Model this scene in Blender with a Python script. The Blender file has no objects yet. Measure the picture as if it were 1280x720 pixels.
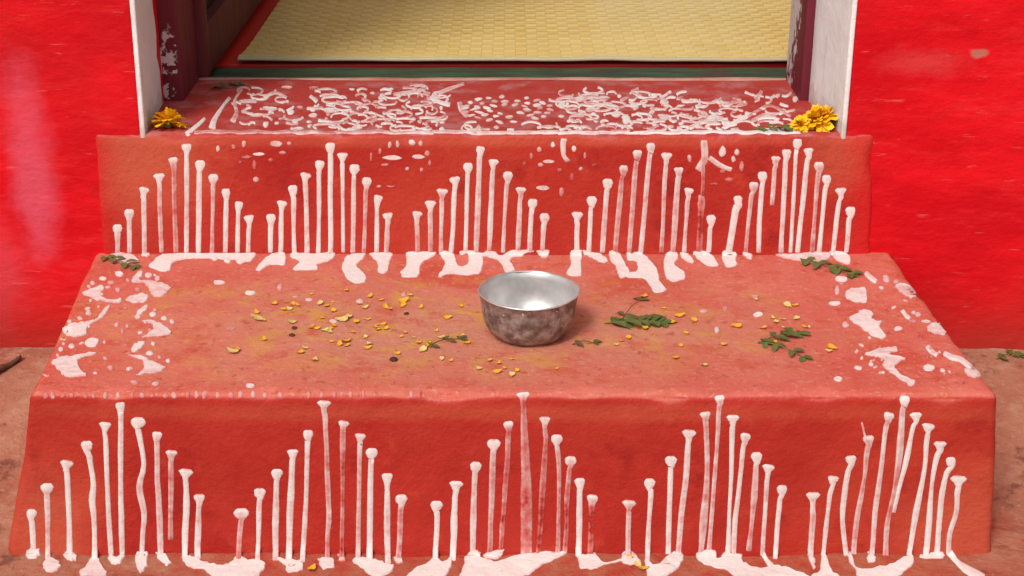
import bpy, bmesh, math, random
from mathutils import Vector, noise
from mathutils.bvhtree import BVHTree
from mathutils.geometry import tessellate_polygon

R = math.radians
scene = bpy.context.scene
col = scene.collection

# ------------------------------------------------------------------ camera
F_PX, PITCH = 1918.0, R(22.6)
CAM = Vector((0.0, -1.720, 1.090))
cd = bpy.data.cameras.new('camera')
cd.sensor_width = 36.0
cd.lens = F_PX / 1280 * 36
cd.clip_start, cd.clip_end = 0.02, 500
cam = bpy.data.objects.new('camera', cd)
cam.location = CAM
cam.rotation_euler = (R(90) - PITCH, 0, 0)
col.objects.link(cam)
scene.camera = cam

# ------------------------------------------------------------------ sky, sun, exposure
SUN_EL, SUN_AZ = R(48), R(-26)          # azimuth measured from -Y (the street side), negative = left
w = bpy.data.worlds.new('World')
scene.world = w
w.use_nodes = True
nt = w.node_tree
bg = nt.nodes['Background']
sky = nt.nodes.new('ShaderNodeTexSky')
sky.sky_type = 'NISHITA'
sky.sun_disc = False
sky.sun_elevation = SUN_EL
sky.sun_rotation = R(180) - SUN_AZ
sky.air_density, sky.dust_density, sky.ozone_density = 1.0, 4.0, 0.5
hs = nt.nodes.new('ShaderNodeHueSaturation')
hs.inputs['Saturation'].default_value = 0.25      # thin overcast: near-white sky
nt.links.new(sky.outputs[0], hs.inputs['Color'])
nt.links.new(hs.outputs[0], bg.inputs['Color'])
bg.inputs['Strength'].default_value = 0.095
sd = bpy.data.lights.new('sun', 'SUN')
sd.energy, sd.angle, sd.color = 1.5, R(14), (1.0, 0.95, 0.88)
sun = bpy.data.objects.new('sun', sd)
dirv = Vector((math.sin(SUN_AZ) * math.cos(SUN_EL), -math.cos(SUN_AZ) * math.cos(SUN_EL), math.sin(SUN_EL)))
sun.rotation_euler = dirv.to_track_quat('Z', 'Y').to_euler()
sun.location = dirv * 6
col.objects.link(sun)
vs = scene.view_settings
vs.view_transform, vs.look, vs.gamma, vs.use_curve_mapping = 'Standard', 'None', 1.0, False
vs.exposure = 0.38

rnd = random.Random(11)

# ------------------------------------------------------------------ materials
def material(name, rough=0.6, spec=0.4, metal=0.0):
    m = bpy.data.materials.new(name)
    m.use_nodes = True
    b = m.node_tree.nodes['Principled BSDF']
    b.inputs['Roughness'].default_value = rough
    b.inputs['Specular IOR Level'].default_value = spec
    b.inputs['Metallic'].default_value = metal
    return m, m.node_tree, b

def N(t, kind, **kw):
    n = t.nodes.new(kind)
    for k, v in kw.items():
        setattr(n, k, v)
    return n

def coords(t):
    return N(t, 'ShaderNodeTexCoord').outputs['Object']

def mapped(t, scale=(1, 1, 1), loc=(0, 0, 0)):
    mp = N(t, 'ShaderNodeMapping')
    mp.inputs['Scale'].default_value = scale
    mp.inputs['Location'].default_value = loc
    t.links.new(coords(t), mp.inputs['Vector'])
    return mp.outputs[0]

def tnoise(t, scale, detail=6, rough=0.6, vec=None):
    n = N(t, 'ShaderNodeTexNoise')
    n.inputs['Scale'].default_value = scale
    n.inputs['Detail'].default_value = detail
    n.inputs['Roughness'].default_value = rough
    t.links.new(vec if vec is not None else coords(t), n.inputs['Vector'])
    return n.outputs['Fac']

def ramp(t, fac, lo, hi, a=0.0, b=1.0):
    m = N(t, 'ShaderNodeMapRange')
    m.interpolation_type = 'SMOOTHSTEP'
    for k, v in zip(('From Min', 'From Max', 'To Min', 'To Max'), (lo, hi, a, b)):
        m.inputs[k].default_value = v
    t.links.new(fac, m.inputs['Value'])
    return m.outputs[0]

def mix(t, fac, a, b, blend='MIX'):
    m = N(t, 'ShaderNodeMix', data_type='RGBA', blend_type=blend)
    for s, v in ((m.inputs[0], fac), (m.inputs[6], a), (m.inputs[7], b)):
        if isinstance(v, (int, float)):
            s.default_value = v
        elif isinstance(v, tuple):
            s.default_value = (*v, 1)
        else:
            t.links.new(v, s)
    return m.outputs[2]

def math_(t, op, a, b=None):
    m = N(t, 'ShaderNodeMath', operation=op)
    m.use_clamp = op in ('ADD', 'SUBTRACT', 'MULTIPLY') and False
    for i, v in enumerate((a, b)):
        if v is None:
            continue
        if isinstance(v, (int, float)):
            m.inputs[i].default_value = v
        else:
            t.links.new(v, m.inputs[i])
    return m.outputs[0]

def bump(t, bsdf, h, strength=0.3, dist=0.002):
    b = N(t, 'ShaderNodeBump')
    b.inputs['Strength'].default_value = strength
    b.inputs['Distance'].default_value = dist
    t.links.new(h, b.inputs['Height'])
    t.links.new(b.outputs[0], bsdf.inputs['Normal'])

def spot(t, c, r, soft=1.0, wob=0.35, wscale=14):
    """A worn patch with a ragged outline round point c (object space), radii r; 1 inside."""
    s = N(t, 'ShaderNodeVectorMath', operation='SUBTRACT')
    t.links.new(coords(t), s.inputs[0]); s.inputs[1].default_value = c
    d = N(t, 'ShaderNodeVectorMath', operation='DIVIDE')
    t.links.new(s.outputs[0], d.inputs[0]); d.inputs[1].default_value = r
    l = N(t, 'ShaderNodeVectorMath', operation='LENGTH')
    t.links.new(d.outputs[0], l.inputs[0])
    n = tnoise(t, wscale, 5)
    v = math_(t, 'ADD', l.outputs['Value'], math_(t, 'MULTIPLY', math_(t, 'SUBTRACT', n, 0.5), wob * 4))
    return ramp(t, v, 1.0 - 0.5 * soft, 1.0 + 0.3 * soft, 1.0, 0.0)

def set_col(t, bsdf, c):
    if isinstance(c, tuple):
        bsdf.inputs['Base Color'].default_value = (*c, 1)
    else:
        t.links.new(c, bsdf.inputs['Base Color'])

M = {}
# glossy red wall paint, brushed, with worn pink and bare spots
m, t, b = material('red_wall_paint', 0.5, 0.14)
streak = tnoise(t, 7, 6, 0.62, mapped(t, (0.55, 1, 1.5)))
big = tnoise(t, 2.2, 4)
c = mix(t, ramp(t, streak, 0.35, 0.68), (0.58, 0.003, 0.009), (0.76, 0.006, 0.012))
c = mix(t, ramp(t, big, 0.42, 0.70, 0, 0.6), c, (0.46, 0.008, 0.011))
c = mix(t, ramp(t, tnoise(t, 26, 6, 0.7, mapped(t, (0.3, 1, 1.7))), 0.50, 0.70, 0, 0.4), c, (0.76, 0.035, 0.035))
c = mix(t, ramp(t, tnoise(t, 16, 6, 0.7), 0.62, 0.70, 0, 0.5), c, (0.36, 0.010, 0.012))
wear = math_(t, 'MULTIPLY', spot(t, (-0.722, 0.5, 0.36), (0.034, 0.4, 0.16), 1.6, 0.5), 0.62)
c = mix(t, wear, c, (0.68, 0.11, 0.17))
wear2 = math_(t, 'MULTIPLY', spot(t, (-0.80, 0.5, 0.20), (0.05, 0.4, 0.10), 1.8), 0.4)
c = mix(t, wear2, c, (0.64, 0.10, 0.13))
c = mix(t, spot(t, (0.683, 0.5, 0.545), (0.015, 0.4, 0.007), 0.9, 0.4, 60), c, (0.46, 0.14, 0.10))
c = mix(t, math_(t, 'MULTIPLY', spot(t, (0.60, 0.5, 0.53), (0.06, 0.4, 0.02), 1.8, 0.5, 30), 0.25), c, (0.62, 0.12, 0.12))
sc = tnoise(t, 60, 4, 0.7, mapped(t, (0.25, 1, 1.6)))
c = mix(t, ramp(t, sc, 0.62, 0.74, 0, 0.6), c, (0.70, 0.14, 0.12))
sp = N(t, 'ShaderNodeSeparateXYZ'); t.links.new(coords(t), sp.inputs[0])
dirt = math_(t, 'ADD', sp.outputs['Z'], math_(t, 'MULTIPLY', tnoise(t, 7, 5), 0.14))
c = mix(t, ramp(t, dirt, 0.10, 0.30, 0.75, 0.0), c, (0.30, 0.035, 0.022))      # splashed mud along the foot of the wall
set_col(t, b, c)
t.links.new(ramp(t, streak, 0.3, 0.7, 0.42, 0.62), b.inputs['Roughness'])
bump(t, b, math_(t, 'ADD', tnoise(t, 5, 5, 0.6, mapped(t, (0.8, 1, 1.1))), math_(t, 'MULTIPLY', tnoise(t, 60, 4, 0.6, mapped(t, (0.6, 1, 1.1))), 0.22)), 0.55, 0.016)
M['wall'] = m

# red oxide step paint; the treads are faded and dusty where feet go
def step_mat(name, wear_c, wear_r, top_gain, chalk):
    m, t, b = material(name, 0.6, 0.22)
    n1, n2, n3 = tnoise(t, 6, 6), tnoise(t, 28, 5, 0.65), tnoise(t, 140, 3)
    red = mix(t, ramp(t, n1, 0.3, 0.72), (0.45, 0.031, 0.019), (0.37, 0.017, 0.011))
    red = mix(t, ramp(t, tnoise(t, 3.6, 5), 0.45, 0.72, 0, 0.7), red, (0.47, 0.048, 0.024))
    red = mix(t, ramp(t, tnoise(t, 11, 5), 0.30, 0.46, 0.7, 0), red, (0.28, 0.011, 0.009))
    red = mix(t, ramp(t, n2, 0.56, 0.76, 0, 0.35), red, (0.56, 0.08, 0.04))
    for (sc_, sr_, k_) in wear_c:
        red = mix(t, math_(t, 'MULTIPLY', spot(t, sc_, sr_, 1.6, 0.4, 9), k_), red, (0.58, 0.13, 0.065))
    if chalk:
        for sc_, sr_ in (((0.575, 0.48, 0.30), (0.072, 0.3, 0.30)), ((-0.655, 0.48, 0.26), (0.055, 0.3, 0.30))):
            red = mix(t, spot(t, sc_, sr_, 1.8, 0.35, 12), red, (0.60, 0.008, 0.011))      # overpainted with wall red at its ends
    dust = mix(t, ramp(t, n1, 0.32, 0.7), (0.56, 0.110, 0.080), (0.60, 0.160, 0.115))
    dust = mix(t, spot(t, wear_r[0], wear_r[1], 1.8, 0.45, 8), dust, (0.55, 0.215, 0.135))
    dust = mix(t, ramp(t, n2, 0.50, 0.66, 0, 0.6), dust, (0.50, 0.085, 0.042))
    dust = mix(t, ramp(t, tnoise(t, 4.3, 4), 0.56, 0.68, 0, 0.65), dust, (0.50, 0.055, 0.028))
    if not chalk:
        yl = math_(t, 'MULTIPLY', spot(t, (-0.10, 0.22, 0.23), (0.46, 0.17, 0.3), 1.8, 0.3, 8), ramp(t, tnoise(t, 17, 5, 0.65), 0.49, 0.62, 0, 0.8))
        dust = mix(t, yl, dust, (0.58, 0.30, 0.06))                                        # rubbed-in turmeric and pollen
    dust = mix(t, ramp(t, n3, 0.56, 0.68, 0, 0.55), dust, (0.60, 0.29, 0.20))
    dust = mix(t, ramp(t, tnoise(t, 75, 4), 0.30, 0.40, 0.6, 0), dust, (0.34, 0.06, 0.035))
    if chalk:
        dust = mix(t, 0.85, dust, (0.40, 0.026, 0.022))
        ch = tnoise(t, 22, 5, 0.6, mapped(t, (1, 1, 1), (3, 1, 0)))
        dust = mix(t, ramp(t, ch, 0.46, 0.68, 0.0, 0.5), dust, (0.50, 0.22, 0.22))
    g = N(t, 'ShaderNodeNewGeometry')
    sx = N(t, 'ShaderNodeSeparateXYZ'); t.links.new(g.outputs['Normal'], sx.inputs[0])
    edge = math_(t, 'ADD', sx.outputs['Z'], math_(t, 'MULTIPLY', math_(t, 'SUBTRACT', n2, 0.5), 0.5))
    c = mix(t, ramp(t, edge, 0.35, 0.8), red, dust)
    set_col(t, b, c)
    t.links.new(ramp(t, n1, 0.3, 0.7, 0.48, 0.68), b.inputs['Roughness'])
    bump(t, b, math_(t, 'ADD', n2, math_(t, 'MULTIPLY', n3, 0.45)), 0.6, 0.005)
    return m
M['lower_step'] = step_mat('faded_red_oxide', [((0.6, 0, 0.02), (0.10, 0.3, 0.10), 0.5), ((-0.6, 0, 0.03), (0.06, 0.3, 0.12), 0.5),
                                               ((0.0, 0, 0.205), (0.7, 0.3, 0.012), 0.3)], ((-0.08, 0.20, 0.23), (0.42, 0.16, 0.3)), 1, False)
M['upper_step'] = step_mat('red_oxide_chalked', [((-0.55, 0.48, 0.38), (0.09, 0.3, 0.09), 0.6), ((0.52, 0.48, 0.39), (0.08, 0.3, 0.06), 0.5),
                                                 ((0, 0.48, 0.413), (0.6, 0.2, 0.01), 0.35)], ((0, 0.6, 0.42), (0.05, 0.05, 0.3)), 1, True)

# rice-flour / lime paint, thin in places so that the red ground shows through
m, t, b = material('white_rice_paint', 0.85, 0.15)
at = N(t, 'ShaderNodeAttribute', attribute_name='cover')
n = tnoise(t, 95, 4, 0.6)
n_b = tnoise(t, 24, 3, 0.6)
cov = math_(t, 'ADD', at.outputs['Fac'], math_(t, 'MULTIPLY', math_(t, 'SUBTRACT', math_(t, 'ADD', n, n_b), 1.0), 0.65))
c = mix(t, ramp(t, cov, 0.12, 1.0), (0.50, 0.07, 0.055), (0.76, 0.67, 0.64))
set_col(t, b, c)
t.links.new(ramp(t, cov, 0.02, 0.26), b.inputs['Alpha'])
bump(t, b, n, 0.5, 0.003)
M['paint'] = m

m, t, b = material('white_limewash', 0.8, 0.2)
n = tnoise(t, 14, 6)
c = mix(t, ramp(t, n, 0.35, 0.7), (0.82, 0.81, 0.79), (0.74, 0.725, 0.71))
n = tnoise(t, 30, 5, 0.6, mapped(t, (1, 1, 0.4)))
c = mix(t, ramp(t, n, 0.62, 0.76, 0, 0.6), c, (0.45, 0.36, 0.33))
sp = N(t, 'ShaderNodeSeparateXYZ'); t.links.new(coords(t), sp.inputs[0])
gr = math_(t, 'ADD', sp.outputs['Z'], math_(t, 'MULTIPLY', tnoise(t, 45, 4), 0.08))
c = mix(t, ramp(t, gr, 0.45, 0.50, 0.65, 0.0), c, (0.42, 0.30, 0.25))
set_col(t, b, c)
bump(t, b, tnoise(t, 40, 5), 0.5, 0.004)
M['lime'] = m

def wood(name, a, bb, chip=None, chips=()):
    m, t, b = material(name, 0.6, 0.2)
    g = tnoise(t, 22, 5, 0.6, mapped(t, (1.6, 1.6, 0.12)))
    c = mix(t, ramp(t, g, 0.3, 0.7), a, bb)
    c = mix(t, ramp(t, tnoise(t, 18, 4), 0.62, 0.8, 0, 0.5), c, (bb[0] * 1.6, bb[1] * 2.2, bb[2] * 1.7))
    for (p, r, k, msk) in chips:
        c = mix(t, math_(t, 'MULTIPLY', math_(t, 'MULTIPLY', spot(t, p, r, 0.3, 0.5, 60), ramp(t, tnoise(t, 70, 3, 0.6), 0.48, 0.53) if msk else 1.0), k), c, chip)
    set_col(t, b, c)
    bump(t, b, g, 0.35, 0.003)
    return m
M['frame'] = wood('maroon_frame_paint', (0.170, 0.020, 0.034), (0.115, 0.013, 0.021), (0.62, 0.56, 0.56),
                  [((-0.542, 0.66, 0.505), (0.012, 0.03, 0.035), 0.9, 1), ((-0.553, 0.66, 0.485), (0.008, 0.03, 0.018), 0.9, 1), ((-0.538, 0.66, 0.475), (0.006, 0.03, 0.012), 0.9, 1), ((-0.55, 0.66, 0.438), (0.010, 0.03, 0.013), 0.9, 1),
                   ((0.46, 0.81, 0.66), (0.05, 0.10, 0.26), 0.95, 0), ((0.46, 0.80, 0.47), (0.03, 0.03, 0.05), 0.9, 0)])
M['door'] = wood('brown_door_paint', (0.150, 0.026, 0.030), (0.085, 0.014, 0.017))
M['door_panel'] = wood('dark_door_panel', (0.030, 0.010, 0.010), (0.018, 0.007, 0.007))

m, t, b = material('green_sill_paint', 0.5, 0.4)
n = tnoise(t, 20, 5, 0.65, mapped(t, (0.5, 2, 1)))
c = mix(t, ramp(t, n, 0.35, 0.6), (0.034, 0.090, 0.042), (0.020, 0.040, 0.024))
c = mix(t, ramp(t, tnoise(t, 9, 4), 0.55, 0.66), c, (0.06, 0.035, 0.025))
set_col(t, b, c); bump(t, b, n, 0.4, 0.004)
M['green'] = m

m, t, b = material('pale_cement', 0.8, 0.2)
n = tnoise(t, 35, 6, 0.6, mapped(t, (0.5, 1, 1)))
set_col(t, b, mix(t, ramp(t, n, 0.35, 0.7), (0.46, 0.26, 0.20), (0.40, 0.12, 0.09)))
bump(t, b, n, 0.4, 0.003)
M['cement'] = m

m, t, b = material('red_floor', 0.4, 0.4)
n = tnoise(t, 8, 5)
set_col(t, b, mix(t, ramp(t, n, 0.35, 0.7), (0.60, 0.022, 0.014), (0.50, 0.03, 0.02)))
M['floor'] = m

# woven straw mat
m, t, b = material('straw', 0.27, 0.5)
r_ = N(t, 'ShaderNodeAttribute', attribute_name='cover')
n = tnoise(t, 30, 4, 0.6, mapped(t, (0.3, 4, 1)))
c = mix(t, r_.outputs['Fac'], (0.80, 0.57, 0.18), (0.88, 0.69, 0.28))
c = mix(t, ramp(t, n, 0.4, 0.75, 0, 0.45), c, (0.84, 0.62, 0.20))
c = mix(t, ramp(t, tnoise(t, 5, 4), 0.5, 0.75, 0, 0.3), c, (0.64, 0.43, 0.12))
set_col(t, b, c)
M['straw'] = m
m, t, b = material('mat_binding', 0.8, 0.2)
set_col(t, b, mix(t, tnoise(t, 30), (0.42, 0.34, 0.22), (0.55, 0.47, 0.30)))
M['binding'] = m

# ground: trodden earth and worn cement, stained red near the steps
m, t, b = material('earth', 0.9, 0.15)
n1, n2, n3 = tnoise(t, 5, 6), tnoise(t, 24, 6, 0.65), tnoise(t, 120, 4)
c = mix(t, ramp(t, n1, 0.3, 0.7), (0.42, 0.21, 0.13), (0.32, 0.10, 0.06))
c = mix(t, ramp(t, n2, 0.5, 0.72, 0, 0.7), c, (0.46, 0.28, 0.19))
c = mix(t, ramp(t, n2, 0.33, 0.47, 0.85, 0), c, (0.17, 0.06, 0.04))
c = mix(t, ramp(t, n3, 0.56, 0.68, 0, 0.5), c, (0.42, 0.26, 0.19))
st = spot(t, (0.06, 0.0, 0.0), (0.62, 0.16, 0.5), 0.8, 0.25, 9)
c = mix(t, math_(t, 'MULTIPLY', st, 0.85), c, mix(t, ramp(t, n2, 0.35, 0.65), (0.42, 0.045, 0.026), (0.40, 0.11, 0.06)))
set_col(t, b, c)
bump(t, b, math_(t, 'ADD', n2, math_(t, 'MULTIPLY', n3, 0.4)), 0.7, 0.008)
M['earth'] = m

# beaten aluminium
m, t, b = material('aluminium_outside', 0.48, 0.5, 0.7)
v = N(t, 'ShaderNodeTexVoronoi'); v.inputs['Scale'].default_value = 95
t.links.new(coords(t), v.inputs['Vector'])
n, n2 = tnoise(t, 70, 4, 0.6), tnoise(t, 26, 4)
c = mix(t, ramp(t, n, 0.35, 0.68), (0.17, 0.14, 0.13), (0.46, 0.42, 0.39))
c = mix(t, ramp(t, n2, 0.5, 0.7, 0, 0.7), c, (0.20, 0.13, 0.11))
c = mix(t, ramp(t, tnoise(t, 130, 2), 0.66, 0.72), c, (0.80, 0.74, 0.66))
set_col(t, b, c)
bump(t, b, math_(t, 'ADD', v.outputs['Distance'], math_(t, 'MULTIPLY', n, 0.5)), 0.6, 0.003)
M['alu_out'] = m
m, t, b = material('aluminium_inside', 0.40, 0.5, 0.7)
n = tnoise(t, 40, 5)
set_col(t, b, mix(t, ramp(t, n, 0.3, 0.7), (0.70, 0.68, 0.66), (0.54, 0.52, 0.51)))
bump(t, b, n, 0.15, 0.002)
M['alu_in'] = m

def simple(name, a, bb, rough=0.6, scale=60, sss=0.0):
    m, t, b = material(name, rough, 0.3)
    set_col(t, b, mix(t, ramp(t, tnoise(t, scale, 4), 0.3, 0.7), a, bb))
    return m
M['marigold'] = simple('marigold', (0.92, 0.60, 0.015), (0.92, 0.46, 0.010))
M['petal'] = simple('yellow_petal', (0.76, 0.44, 0.03), (0.70, 0.30, 0.02), 0.6, 25)
M['petal_pale'] = simple('pale_petal', (0.66, 0.54, 0.20), (0.60, 0.42, 0.12), 0.6, 25)
M['leaf'] = simple('green_leaf', (0.075, 0.12, 0.025), (0.13, 0.15, 0.04))
M['leaf_dry'] = simple('dry_leaf', (0.10, 0.10, 0.03), (0.16, 0.10, 0.04))
M['twig'] = simple('brown_bark', (0.09, 0.045, 0.03), (0.14, 0.07, 0.045))
M['seed'] = simple('dark_seed', (0.045, 0.018, 0.016), (0.09, 0.03, 0.025))

# ------------------------------------------------------------------ helpers
def tag(o, label=None, cat=None, group=None, kind=None):
    for k, v in (('label', label), ('category', cat), ('group', group), ('kind', kind)):
        if v:
            o[k] = v
    return o

def link(name, me, parent=None):
    o = bpy.data.objects.new(name, me)
    col.objects.link(o)
    if parent:
        o.parent = parent
    return o

def mesh(name, verts, faces, mat, parent=None, smooth=True, cover=None):
    me = bpy.data.meshes.new(name)
    me.from_pydata([tuple(v) for v in verts], [], faces)
    me.materials.append(M[mat])
    if smooth:
        me.polygons.foreach_set('use_smooth', [True] * len(me.polygons))
    if cover is not None:
        a = me.attributes.new('cover', 'FLOAT', 'POINT')
        a.data.foreach_set('value', cover)
    me.update()
    return link(name, me, parent)

def slab(corners, rad, seg, amp=0.0, freq=4.0, seed=0, chip=0.0):
    """Hand-plastered block: a hexahedron (corners: bottom fl, fr, br, bl then top) with rounded, slightly uneven edges."""
    c = [Vector(p) for p in corners]
    size = [(c[1] - c[0]).length, (c[3] - c[0]).length, (c[4] - c[0]).length]
    def ticks(L):
        n = max(2, int((L - 2 * rad) / seg))
        e = [0, rad * 0.12, rad * 0.4, rad * 0.7]
        mid = [rad + (L - 2 * rad) * i / n for i in range(n + 1)]
        return e + mid + [L - x for x in reversed(e)]
    T = [ticks(L) for L in size]
    idx, verts, faces = {}, [], []
    def vert(i, j, k):
        key = (i, j, k)
        if key not in idx:
            p = Vector((T[0][i], T[1][j], T[2][k]))
            q = Vector([min(max(p[a], rad), size[a] - rad) for a in range(3)])
            d = p - q
            nrm = d.normalized() if d.length > 1e-9 else Vector((0, 0, 0))
            p2 = q + nrm * rad
            u, v, ww = p2.x / size[0], p2.y / size[1], p2.z / size[2]
            bot = (c[0] * (1 - u) + c[1] * u) * (1 - v) + (c[3] * (1 - u) + c[2] * u) * v
            top = (c[4] * (1 - u) + c[5] * u) * (1 - v) + (c[7] * (1 - u) + c[6] * u) * v
            P = bot * (1 - ww) + top * ww
            if amp:
                s = Vector((seed, 0, 0))
                P = P + nrm * amp * (noise.noise(P * freq + s) + 0.35 * noise.noise(P * freq * 5 + s))
                if chip and sorted(abs(x) for x in nrm)[1] > 0.15:
                    P = P - nrm * chip * (max(0, noise.noise(P * 17 + s) - 0.12) * 2.2 + max(0, noise.noise(P * 55 + s) - 0.2))
            idx[key] = len(verts); verts.append(P)
        return idx[key]
    n0, n1, n2 = len(T[0]) - 1, len(T[1]) - 1, len(T[2]) - 1
    for i in range(n0):
        for j in range(n1):
            faces.append((vert(i, j, 0), vert(i, j + 1, 0), vert(i + 1, j + 1, 0), vert(i + 1, j, 0)))
            faces.append((vert(i, j, n2), vert(i + 1, j, n2), vert(i + 1, j + 1, n2), vert(i, j + 1, n2)))
    for i in range(n0):
        for k in range(n2):
            faces.append((vert(i, 0, k), vert(i + 1, 0, k), vert(i + 1, 0, k + 1), vert(i, 0, k + 1)))
            faces.append((vert(i, n1, k), vert(i, n1, k + 1), vert(i + 1, n1, k + 1), vert(i + 1, n1, k)))
    for j in range(n1):
        for k in range(n2):
            faces.append((vert(0, j, k), vert(0, j, k + 1), vert(0, j + 1, k + 1), vert(0, j + 1, k)))
            faces.append((vert(n0, j, k), vert(n0, j + 1, k), vert(n0, j + 1, k + 1), vert(n0, j, k + 1)))
    return verts, faces

def box(x0, x1, y0, y1, z0, z1, rad=0.003, seg=0.3, amp=0.0, **kw):
    return slab([(x0, y0, z0), (x1, y0, z0), (x1, y1, z0), (x0, y1, z0), (x0, y0, z1), (x1, y0, z1), (x1, y1, z1), (x0, y1, z1)], rad, seg, amp, **kw)

def merge(*parts):
    V, F_ = [], []
    for v, f in parts:
        o = len(V); V += v; F_ += [tuple(i + o for i in q) for q in f]
    return V, F_

# ------------------------------------------------------------------ ground
H1, H2, Y2, YW = 0.231, 0.423, 0.476, 0.4805     # lower tread, upper tread, upper riser, wall face
def smooth(a, b, x):
    x = min(max((x - a) / (b - a), 0), 1)
    return x * x * (3 - 2 * x)
def ground_z(x, y):
    z = 0.07 * smooth(0.02, 0.46, y)
    near = 1 - smooth(3, 9, math.hypot(x, y))
    p = Vector((x, y, 0))
    z += near * (0.006 * noise.noise(p * 5) + 0.0025 * noise.noise(p * 19) + 0.0015 * noise.noise(p * 47))
    return z
def axis(a, b, step, far):
    xs = [a + (b - a) * i / int((b - a) / step) for i in range(int((b - a) / step) + 1)]
    g, lo, hi = step, xs[0], xs[-1]
    L, Rr = [], []
    while lo > -far:
        g *= 1.35; lo -= g; hi += g; L.insert(0, lo); Rr.append(hi)
    return L + xs + Rr
gx, gy = axis(-1.1, 1.1, 0.011, 60), axis(-0.35, 0.62, 0.011, 60)
V = [(x, y, ground_z(x, y)) for y in gy for x in gx]
nx = len(gx)
Fc = [(j * nx + i, j * nx + i + 1, (j + 1) * nx + i + 1, (j + 1) * nx + i) for j in range(len(gy) - 1) for i in range(nx - 1)]
ground_geo = (V, Fc)
ground = tag(mesh('ground', V, Fc, 'earth'), kind='structure')

# ------------------------------------------------------------------ the two steps
low = slab([(-0.672, -0.006, -0.06), (0.632, -0.006, -0.06), (0.625, 0.52, -0.06), (-0.672, 0.52, -0.06),
            (-0.604, 0.0, H1), (0.607, -0.004, H1), (0.581, 0.52, H1), (-0.644, 0.52, H1)], 0.011, 0.012, 0.0050, 3.5, 3, 0.005)
lower_step = mesh('lower_step', *low, 'lower_step')
tag(lower_step, 'broad faded red lower step with painted footprints and a metal bowl on it', 'step')
up = slab([(-0.634, Y2, 0.10), (0.560, Y2, 0.10), (0.560, 0.80, 0.10), (-0.634, 0.80, 0.10),
           (-0.622, Y2 + 0.001, H2), (0.540, Y2 + 0.001, H2), (0.540, 0.80, H2), (-0.622, 0.80, H2)], 0.007, 0.012, 0.0022, 4, 9, 0.005)
upper_step = mesh('upper_step', *up, 'upper_step')
tag(upper_step, 'red upper step in the doorway, its top crowded with white chalky dabs', 'step')

# ------------------------------------------------------------------ the house wall and door
XL, XR = -0.558, 0.494
left = slab([(-2.6, YW, -0.1), (XL, YW, -0.1), (XL - 0.004, 0.80, -0.1), (-2.6, 0.80, -0.1),
             (-2.6, YW, 2.42), (XL + 0.040, YW, 2.42), (XL - 0.004, 0.80, 2.42), (-2.6, 0.80, 2.42)], 0.010, 0.03, 0.0015, 3, 5)
right = slab([(XR, YW, -0.1), (2.6, YW, -0.1), (2.6, 0.80, -0.1), (XR - 0.030, 0.80, -0.1),
              (XR, YW, 2.42), (2.6, YW, 2.42), (2.6, 0.80, 2.42), (XR - 0.030, 0.80, 2.42)], 0.010, 0.03, 0.0015, 3, 7)
lintel = box(-2.6, 2.6, YW, 0.80, 2.42, 3.3, 0.012, 0.1, 0.003)
house_wall = mesh('house_wall', *merge(left, right, lintel), 'wall')
tag(house_wall, 'bright red painted house wall with white edges round the doorway', 'wall')
for s, xa, xb in ((-1, XL, XL - 0.002), (1, XR, XR - 0.0165)):
    a, bq = (xa - 0.004, xa + 0.0035) if s < 0 else (xa - 0.0035, xa + 0.004)
    ln, lb = (0.0399, 0.0077) if s < 0 else (0.0, 0.0)
    a2, b2 = (xb - 0.02, xb + 0.0035) if s < 0 else (xb - 0.0035, xb + 0.02)
    g = slab([(a + lb, YW - 0.003, 0.38), (bq + lb, YW - 0.003, 0.38), (b2, 0.662, 0.38), (a2, 0.662, 0.38),
              (a + ln, YW - 0.003, 2.41), (bq + ln, YW - 0.003, 2.41), (b2, 0.662, 2.41), (a2, 0.662, 2.41)], 0.0025, 0.03, 0.0006, 12, 4)
    mesh('white_reveal', *g, 'lime', house_wall)
M['ochre'] = simple('ochre_wash', (0.42, 0.26, 0.10), (0.36, 0.20, 0.08), 0.85, 6)
# the unseen yard behind: back wall with low doorway added for glare on the mat, two side walls, open to the sky
bw = merge(box(-1.6, 0.30, 4.4, 4.6, 0.3, 2.6), box(0.98, 1.8, 4.4, 4.6, 0.3, 2.6), box(0.301, 0.979, 4.41, 4.59, 1.14, 2.6))
mesh('glare_back_wall', *bw, 'ochre', house_wall)
mesh('side_wall', *box(-1.6, -1.4, 0.81, 4.39, 0.3, 2.6), 'ochre', house_wall)
mesh('side_wall', *box(1.6, 1.8, 0.81, 4.39, 0.3, 2.6), 'ochre', house_wall)

FX0, FX1 = -0.525, 0.460
frame = link('door_frame', None); frame.location = (0, 0.66, H2)
tag(frame, 'maroon wooden door frame with flaked white paint and a green sill', 'door frame')
def part(name, geo, mat, parent, **kw):
    o = mesh(name, *geo, mat, parent, **kw)
    o.matrix_parent_inverse = parent.matrix_world.inverted() if parent.type != 'EMPTY' else __import__('mathutils').Matrix.Translation(-parent.location)
    return o
part('post', box(XL - 0.015, FX0, 0.662, 0.797, H2 - 0.004, 2.40, 0.005, 0.05, 0.001), 'frame', frame)
part('post', box(FX1, XR - 0.005, 0.662, 0.797, H2 - 0.004, 2.40, 0.005, 0.05, 0.001), 'frame', frame)
part('head', box(FX0 - 0.001, FX1 + 0.001, 0.664, 0.795, 2.33, 2.398, 0.005, 0.1), 'frame', frame)
part('sill_lip', box(FX0 - 0.03, FX1 + 0.03, 0.788, 0.803, H2 - 0.05, H2 + 0.002, 0.005, 0.02, 0.0015, freq=14), 'cement', frame)
part('sill', box(FX0 - 0.03, FX1 + 0.03, 0.8035, 0.915, H2 - 0.06, H2 - 0.010, 0.005, 0.02, 0.0015, freq=14), 'green', frame)

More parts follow.
